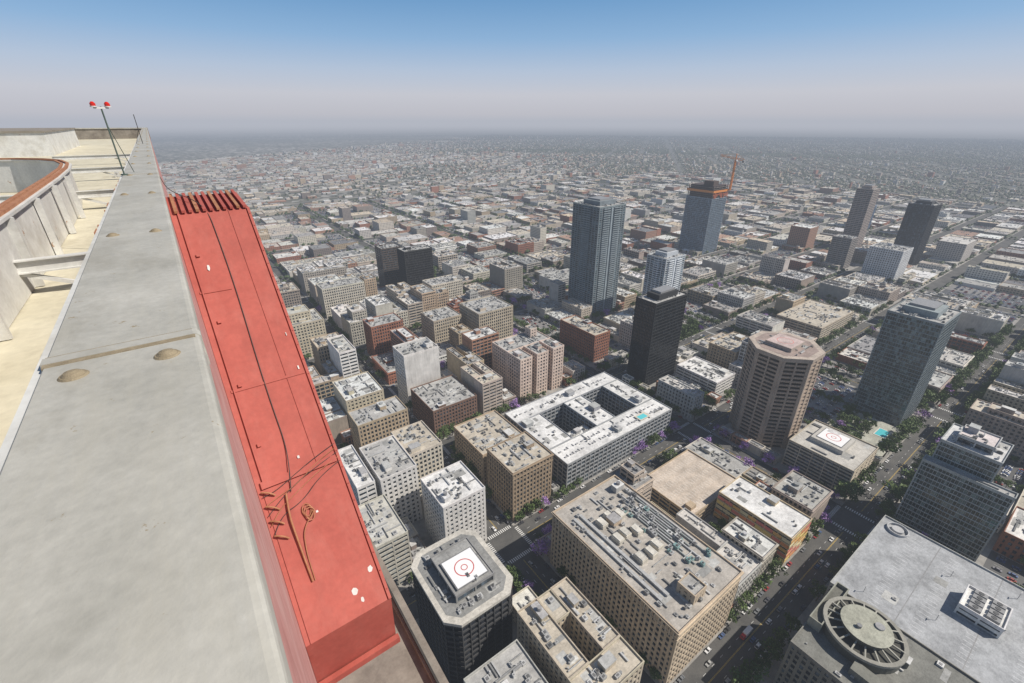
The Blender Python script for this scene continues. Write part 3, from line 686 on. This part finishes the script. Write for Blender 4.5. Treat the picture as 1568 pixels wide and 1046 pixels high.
# ---------------------------------------------------------------- our tower roof
def near_mat(name,c0,c1,sc=3.,rough=.7,bump=.25,spots=None,stretch=None,metal=0,stain=None,streak=None,sf=.55,sv=(3.5,.35,.35)):
    s=NT(name,False);vec=s.scaled(stretch) if stretch else None
    c=s.ramp(s.noise(sc,8,vec,.65),[(.3,c0),(.7,c1)])
    c=s.mix('MULTIPLY',1,c,s.ramp(s.noise(sc*12,4),[(.3,.9),(.7,1.05)]))
    if stain: c=s.mix('MIX',s.ramp(s.noise(1.1,6,s.scaled((1.5,.8,1)),.7),[(.5,0.),(.66,.6)]),c,stain)
    if streak: c=s.mix('MIX',s.ramp(s.noise(3.,6,s.scaled(sv),.7),[(.48,0.),(.7,sf)]),c,streak)
    if spots:
        th,sz,cc=spots;c=s.mix('MIX',s.ramp(s.noise(sz,5,rough=.75),[(th,0.),(th+.03,1.)]),c,cc)
    s.bump(s.noise(sc*18,5),bump,.004)
    return s.fin(c,rough,metal)
COP=near_mat('painted_coping',(.34,.33,.29),(.50,.485,.435),2.2,.55,.35,(.66,9.,(.28,.23,.15)),stain=(.28,.26,.21),streak=(.42,.40,.34))
RED=near_mat('red_paint',(.335,.072,.054),(.425,.104,.079),1.2,.75,.25,(.72,6.,(.46,.27,.22)),stain=(.29,.068,.052),streak=(.44,.15,.12),sf=.35,sv=(1.6,.6,.6))
REDD=near_mat('weathered_red_wall',(.42,.17,.15),(.58,.30,.27),3,.7,.3,streak=(.6,.42,.38))
CRM=near_mat('cream_roof_membrane',(.52,.48,.36),(.66,.62,.49),.8,.85,.2,(.66,1.4,(.36,.30,.20)),stain=(.42,.38,.28))
WHT=near_mat('white_painted_metal',(.52,.52,.50),(.70,.70,.67),1.6,.6,.2,(.66,3.,(.36,.22,.13)),stain=(.42,.40,.35))
RUST=near_mat('rusted_steel',(.28,.11,.05),(.45,.22,.12),6,.85,.5)
DKM=near_mat('dark_cable',(.03,.03,.03),(.06,.055,.05),8,.7,.1)
CNC=near_mat('weathered_concrete',(.16,.14,.12),(.30,.27,.23),1.5,.9,.4)
GRN=near_mat('dark_beacon_pole',(.05,.085,.07),(.10,.13,.11),6,.6,.1)
REDL=NT('red_beacon_lens',False).fin((.55,.02,.01),.15)
BOLT=near_mat('weathered_bolt_cap',(.20,.16,.10),(.33,.27,.18),20,.8,.5)
W1=(1,1,1);T=H
NM=[COP,RED,REDD,CRM,WHT,RUST,DKM,CNC,GRN,REDL,BOLT]
mb=MB();ZT=T-.8;J=[-4,2.2,10.2,18.2,26.2,34.2,42.2,50.2,58.2,66.2,80]
for a,b in zip(J[:-1],J[1:]):
    prof=[(-.53,ZT-.10),(-.53,ZT-.008),(-.522,ZT),(-.068,ZT),(-.055,ZT-.003),(-.048,ZT-.009),(-.045,ZT-.02),(-.045,ZT-.14),(-.06,ZT-.14),(-.06,ZT-.06),(-.5,ZT-.06),(-.5,ZT-.10)]
    mb.extr(prof[::-1],a+.006,b-.006,0,W1,'x')
    mb.extr([(-.536,ZT-.1),(-.536,ZT+.004),(-.066,ZT+.004),(-.052,ZT),(-.041,ZT-.012),(-.041,ZT-.15),(-.05,ZT-.15)][::-1],b-.03,b+.03,0,W1)
    mb.box(-.53,b-.062,ZT-.05,-.06,b-.0302,ZT+.0018,10,W1);mb.box(-.53,b+.0302,ZT-.05,-.065,b+.042,ZT+.0015,10,W1)
p=2.05
while p<79:
    for q in(-.43,-.16):
        mb.cyl(q,p-.04,.044,ZT,ZT+.006,10,W1,n=20,r2=.038);mb.cyl(q,p-.04,.034,ZT+.006,ZT+.016,10,W1,n=20,r2=.024);mb.cyl(q,p-.04,.023,ZT+.016,ZT+.021,10,W1,n=16,r2=.011)
    p+=2.66
mb.build('rooftop_parapet_coping',NM)
mb=MB();mb.box(-.47,-4,T-14,-.062,80,ZT-.062,2,W1);mb.box(-.56,-4,ZT-.16,-.532,80,ZT-.02,4,W1);mb.box(-.575,-4,ZT-.18,-.561,80,ZT-.15,5,W1)
for i in range(60): a=-2+random.uniform(0,80);mb.box(-.568,a,ZT-.1+.0005*i,-.5601,a+random.uniform(.03,.25),ZT-.019+.0001*i,5,W1)
mb.build('parapet_wall',NM)
mb=MB();mb.box(-40,-6,T-3,-.471,80.3,T-2.05,3,W1)
mb.box(-40,79.8,T-2.1,-.0,80.3,ZT-.1,7,W1);mb.box(-40,79.7,ZT-.1,0.02,80.4,ZT+.02,0,W1)
mb.box(-25,43,T-2.06,-5.4,60,T-.66,4,W1);mb.box(-25.1,42.9,T-.66,-5.3,60.1,T-.56,7,W1)
for i in range(12):
    a=random.uniform(9,40);q=random.uniform(-1.6,-.9);mb.box(q,a,T-2.05,q+.15,a+.25,T-1.95+.01*i,4,W1)
mb.build('roof_deck',NM)
mb=MB()
for p in(8.2,16,24,33):
    mb.box(-4.2,p-.06,T-1.60,-.58,p+.06,T-1.585,4,W1);mb.box(-4.2,p-.012,T-1.74,-.58,p+.012,T-1.60,4,W1);mb.box(-4.2,p-.06,T-1.755,-.58,p+.06,T-1.74,4,W1);mb.box(-.7,p-.05,T-2.05,-.58,p+.05,T-1.757,4,W1);mb.box(-.72,p-.12,T-1.583,-.58,p+.12,T-1.56,5,W1)
    mb.beam((-1.8,p,T-1.75),(-1.1,p,T-2.04),.05,4,W1)
mb.build('roof_outrigger_beams',NM)
pts=[(-1.75,-2),(-1.85,5),(-1.85,9),(-1.9,14),(-1.97,16.5),(-2.1,18.2),(-2.4,19.7),(-2.9,20.7),(-3.6,21.4),(-4.6,21.8),(-9,22)]
mb=MB()
for (a,b),(c2,d2) in zip(pts[:-1],pts[1:]):
    v=Vector((c2-a,d2-b,0)).normalized();n_=Vector((v.y,-v.x,0))
    def seg(w0,w1,z0,z1,m):
        q=[Vector((a,b,0))+n_*w0,Vector((a,b,0))+n_*w1,Vector((c2,d2,0))+n_*w1,Vector((c2,d2,0))+n_*w0]
        mb.prism([(t.x,t.y) for t in q][::-1],z0,z1,m,W1)
    seg(-.06,.06,T-2.04,T-1.12,4);seg(-.11,.13,T-1.12,T-1.08,4);seg(.02,.08,T-1.08,T-1.04,5);seg(-.10,-.04,T-1.08,T-1.05,5)
for y in(6.5,8.6,10.6,12.6,14.6): mb.box(-1.79,y,T-2.04,-1.70,y+.06,T-1.121,4,W1)
mb.build('window_cleaning_track',NM)
mb=MB();bx,by=-.5,10.1
mb.cyl(bx,by,.011,ZT,T+.2,8,W1,n=10);mb.cyl(bx,by,.05,ZT,ZT+.02,8,W1,n=10)
mb.beam((bx-.09,by-.03,T+.18),(bx+.09,by+.03,T+.18),.025,4,W1)
for s in(-1,1):
    x,y=bx+.085*s,by+.03*s;mb.cyl(x,y,.043,T+.19,T+.205,4,W1,n=14);mb.cyl(x,y,.036,T+.205,T+.24,9,W1,n=14);mb.cyl(x,y,.036,T+.24,T+.265,9,W1,n=14,r2=.015)
mb.beam((bx,by,T-.05),(bx+.12,by+.5,ZT),.008,8,W1)
mb.build('aviation_beacon_light',NM)
mb=MB();mb.cyl(-.3,24,.012,ZT,T+.22,6,W1,n=6);mb.beam((-.3,24,ZT+.5),(-.5,24.3,ZT),.01,6,W1);mb.build('lightning_rod',NM)
A=(8.65,-1.27);Bn=(4.06,-5.58)
def sl(s,q,o=0):
    nx,nz=-.684,.729
    return (q,A[0]+(Bn[0]-A[0])*s+nx*o,T+A[1]+(Bn[1]-A[1])*s+nz*o)
mb=MB()
mb.extr([(a,T+b) for a,b in[(9.87,-1.16),(8.65,-1.27),(4.06,-5.58),(4.15,-6.5),(4.9,-6.5),(9.87,-2.2)]],-.058,1.0,1,W1,'y')
def strip(s0,s1,q0,q1,o,m=1):
    vs=[sl(s0,q0,.001),sl(s0,q1,.001),sl(s1,q1,.001),sl(s1,q0,.001),sl(s0,q0,o),sl(s0,q1,o),sl(s1,q1,o),sl(s1,q0,o)]
    mb.poly(vs,[[0,1,5,4],[1,2,6,5],[2,3,7,6],[3,0,4,7],[4,5,6,7]],m,W1)
strip(0,1,.965,1.003,.025);strip(.68,.695,0,.95,.035);strip(.22,.226,0,.4,.012);strip(.47,.476,0,.95,.012);strip(.70,1.0,.0,.95,.012);strip(.0,.68,.70,.706,.01);strip(.0,.68,.03,.045,.03)
for s in(.12,.3,.46,.6): strip(s,s+.008,.1,.14,.03)
for i in range(4): s=random.uniform(.02,.98);q=random.choice([.8,.88,.5,.15]);strip(s,s+random.uniform(.004,.009),q,q+random.uniform(.01,.03),.0145,4)
for s,q,a,b in((.955,.62,.010,.05),(.975,.68,.006,.03),(.93,.88,.009,.035),(.16,.2,.009,.025)): 
    cs=[sl(s+a*math.sin(t)*random.uniform(.6,1.1),q+b*math.cos(t)*random.uniform(.5,1.),.0135) for t in np.linspace(0,2*math.pi,9)[:-1]];mb.poly(cs,[list(range(8))],4,W1)
for s in np.linspace(.02,.98,26):
    x,y,z=sl(s,.985,.027);mb.cyl(x,y,.008,z-.005,z+.006,1,W1,n=8)
for i in range(11):
    q=.0+i*.092;vs=[(8.62,T-1.255),(8.62,T-1.22),(9.9,T-1.11),(9.9,T-1.15)];mb.extr(vs,q,q+.045,1 if i%3 else 5,W1,'y')
mb.box(-.05,4.05,T-6.52,1.02,4.12,T-6.42,1,W1)
mb.build('red_sloped_hood',NM)
def cable(name,pts,r,m):
    cu=bpy.data.curves.new(name,'CURVE');cu.dimensions='3D';sp=cu.splines.new('NURBS');sp.points.add(len(pts)-1);sp.use_endpoint_u=True;sp.order_u=3
    for q,w in zip(sp.points,pts): q.co=(*w,1)
    cu.bevel_depth=r;cu.bevel_resolution=2;cu.materials.append(m);o=bpy.data.objects.new(name,cu);scene.collection.objects.link(o);return o
cable('power_cable',[(-.05,12,ZT-.2),(-.02,10.5,T-1.05),(.1,9.5,T-1.07),(.3,9,T-1.12)]+[sl(s,.43+.02*math.sin(s*9),.012) for s in np.linspace(0,.62,9)]+[sl(.68,.36,.05),sl(.72,.3,.03)],.006,DKM)
for k in range(5): cable('electrical_conduit',[sl(.655+.010*k,1.0,.02),sl(.67+.01*k,.7,.05),sl(.69+.012*k+.01*math.sin(k*2),.4,.05),sl(.71+.012*k,.1,.03),sl(.71+.02*k,-.02,.03)],.0045,RUST if k%2 else DKM)
pt=[]
for i in range(50):
    t=i/50*math.pi*6;pt.append(sl(.765+.014*math.sin(t)+.0003*i,.40+.055*math.cos(t)+.0008*i,.03+.0005*i))
pt+=[sl(.80,.3,.04),sl(.84,.26,.03),sl(.87,.25,.02),sl(.90,.25,.02)]
cable('coiled_rope',pt,.006,RUST)
cable('steel_hook_bar',[sl(.72,.24,.04),sl(.76,.2,.06),sl(.80,.2,.05),sl(.90,.22,.03)],.012,RUST)
for k in range(4): cable('pulley_bracket',[sl(.70+.03*k,-.02,.03),sl(.705+.03*k,.06,.09),sl(.715+.03*k,.12,.03)],.011,RUST)
mb=MB();mb.box(-40,-6,0.1,-.0625,80,T-12,7,W1);mb.box(-.0625,-6,.1,2.25,80,T-12.3,7,W1);mb.box(-.06,-6,T-12.3,2.1,80,T-12.1,7,W1);mb.box(2.1,-6,T-12.4,2.4,80,T-11.9,7,W1);mb.box(2.15,-6,T-11.9,2.2,80,T-11.8,6,W1)
for k in range(0,60): mb.box(2.24,-6,2+k*4.1,2.34,80,4+k*4.1,6,W1)
mb.build('observation_skyscraper',NM)
# ---------------------------------------------------------------- light, sky, camera
sx=.99*ca-.1*sa;sy=-.99*sa-.1*ca
el=math.radians(48);nrm=math.hypot(sx,sy);sx/=nrm;sy/=nrm
Sd=Vector((sx*math.cos(el),sy*math.cos(el),math.sin(el)))
L=bpy.data.lights.new('sun','SUN');L.energy=5.0;L.angle=math.radians(.53);L.color=(1,.93,.83)
o=bpy.data.objects.new('sun',L);scene.collection.objects.link(o);o.rotation_euler=Sd.to_track_quat('Z','Y').to_euler()
w=bpy.data.worlds.new('World');scene.world=w;w.use_nodes=True;n=w.node_tree.nodes;l=w.node_tree.links;n.clear()
sk=n.new('ShaderNodeTexSky');sk.sky_type='NISHITA';sk.sun_disc=False;sk.sun_elevation=el;sk.sun_rotation=math.atan2(sx,sy);sk.altitude=260;sk.air_density=1.0;sk.dust_density=.9;sk.ozone_density=1.5
tc=n.new('ShaderNodeTexCoord');sp=n.new('ShaderNodeSeparateXYZ');l.new(tc.outputs['Generated'],sp.inputs[0])
def wramp(stops):
    rp=n.new('ShaderNodeValToRGB');l.new(sp.outputs[2],rp.inputs[0]);e=rp.color_ramp.elements
    while len(e)<len(stops): e.new(.5)
    for k,(p,c) in zip(e,stops): k.position=p;k.color=(*c,1)
    return rp.outputs[0]
ST=.08
fac=wramp([(0,(1,1,1)),(.12,(.85,)*3),(.22,(.6,)*3),(.4,(0,0,0))])
hz=wramp([(0,(.45,.475,.54)),(.012,(.51,.515,.57)),(.045,(.57,.58,.645)),(.085,(.47,.56,.71)),(.135,(.28,.47,.73)),(.2,(.14,.36,.68))])
sc_=n.new('ShaderNodeVectorMath');sc_.operation='SCALE';sc_.inputs[3].default_value=1/ST;l.new(hz,sc_.inputs[0])
mx=n.new('ShaderNodeMix');mx.data_type='RGBA';l.new(fac,mx.inputs[0]);l.new(sk.outputs[0],mx.inputs[6]);l.new(sc_.outputs[0],mx.inputs[7])
bg=n.new('ShaderNodeBackground');bg.inputs[1].default_value=ST;l.new(mx.outputs[2],bg.inputs[0]);ow=n.new('ShaderNodeOutputWorld');l.new(bg.outputs[0],ow.inputs[0])
cd=bpy.data.cameras.new('camera');cd.lens=16;cd.sensor_width=36;cd.clip_start=.02;cd.clip_end=120000
co=bpy.data.objects.new('camera',cd);scene.collection.objects.link(co);co.location=(0,0,H);co.rotation_euler=(math.radians(90)-TH,0,-AZ);scene.camera=co
scene.view_settings.view_transform='Standard';scene.view_settings.look='None';scene.view_settings.exposure=0
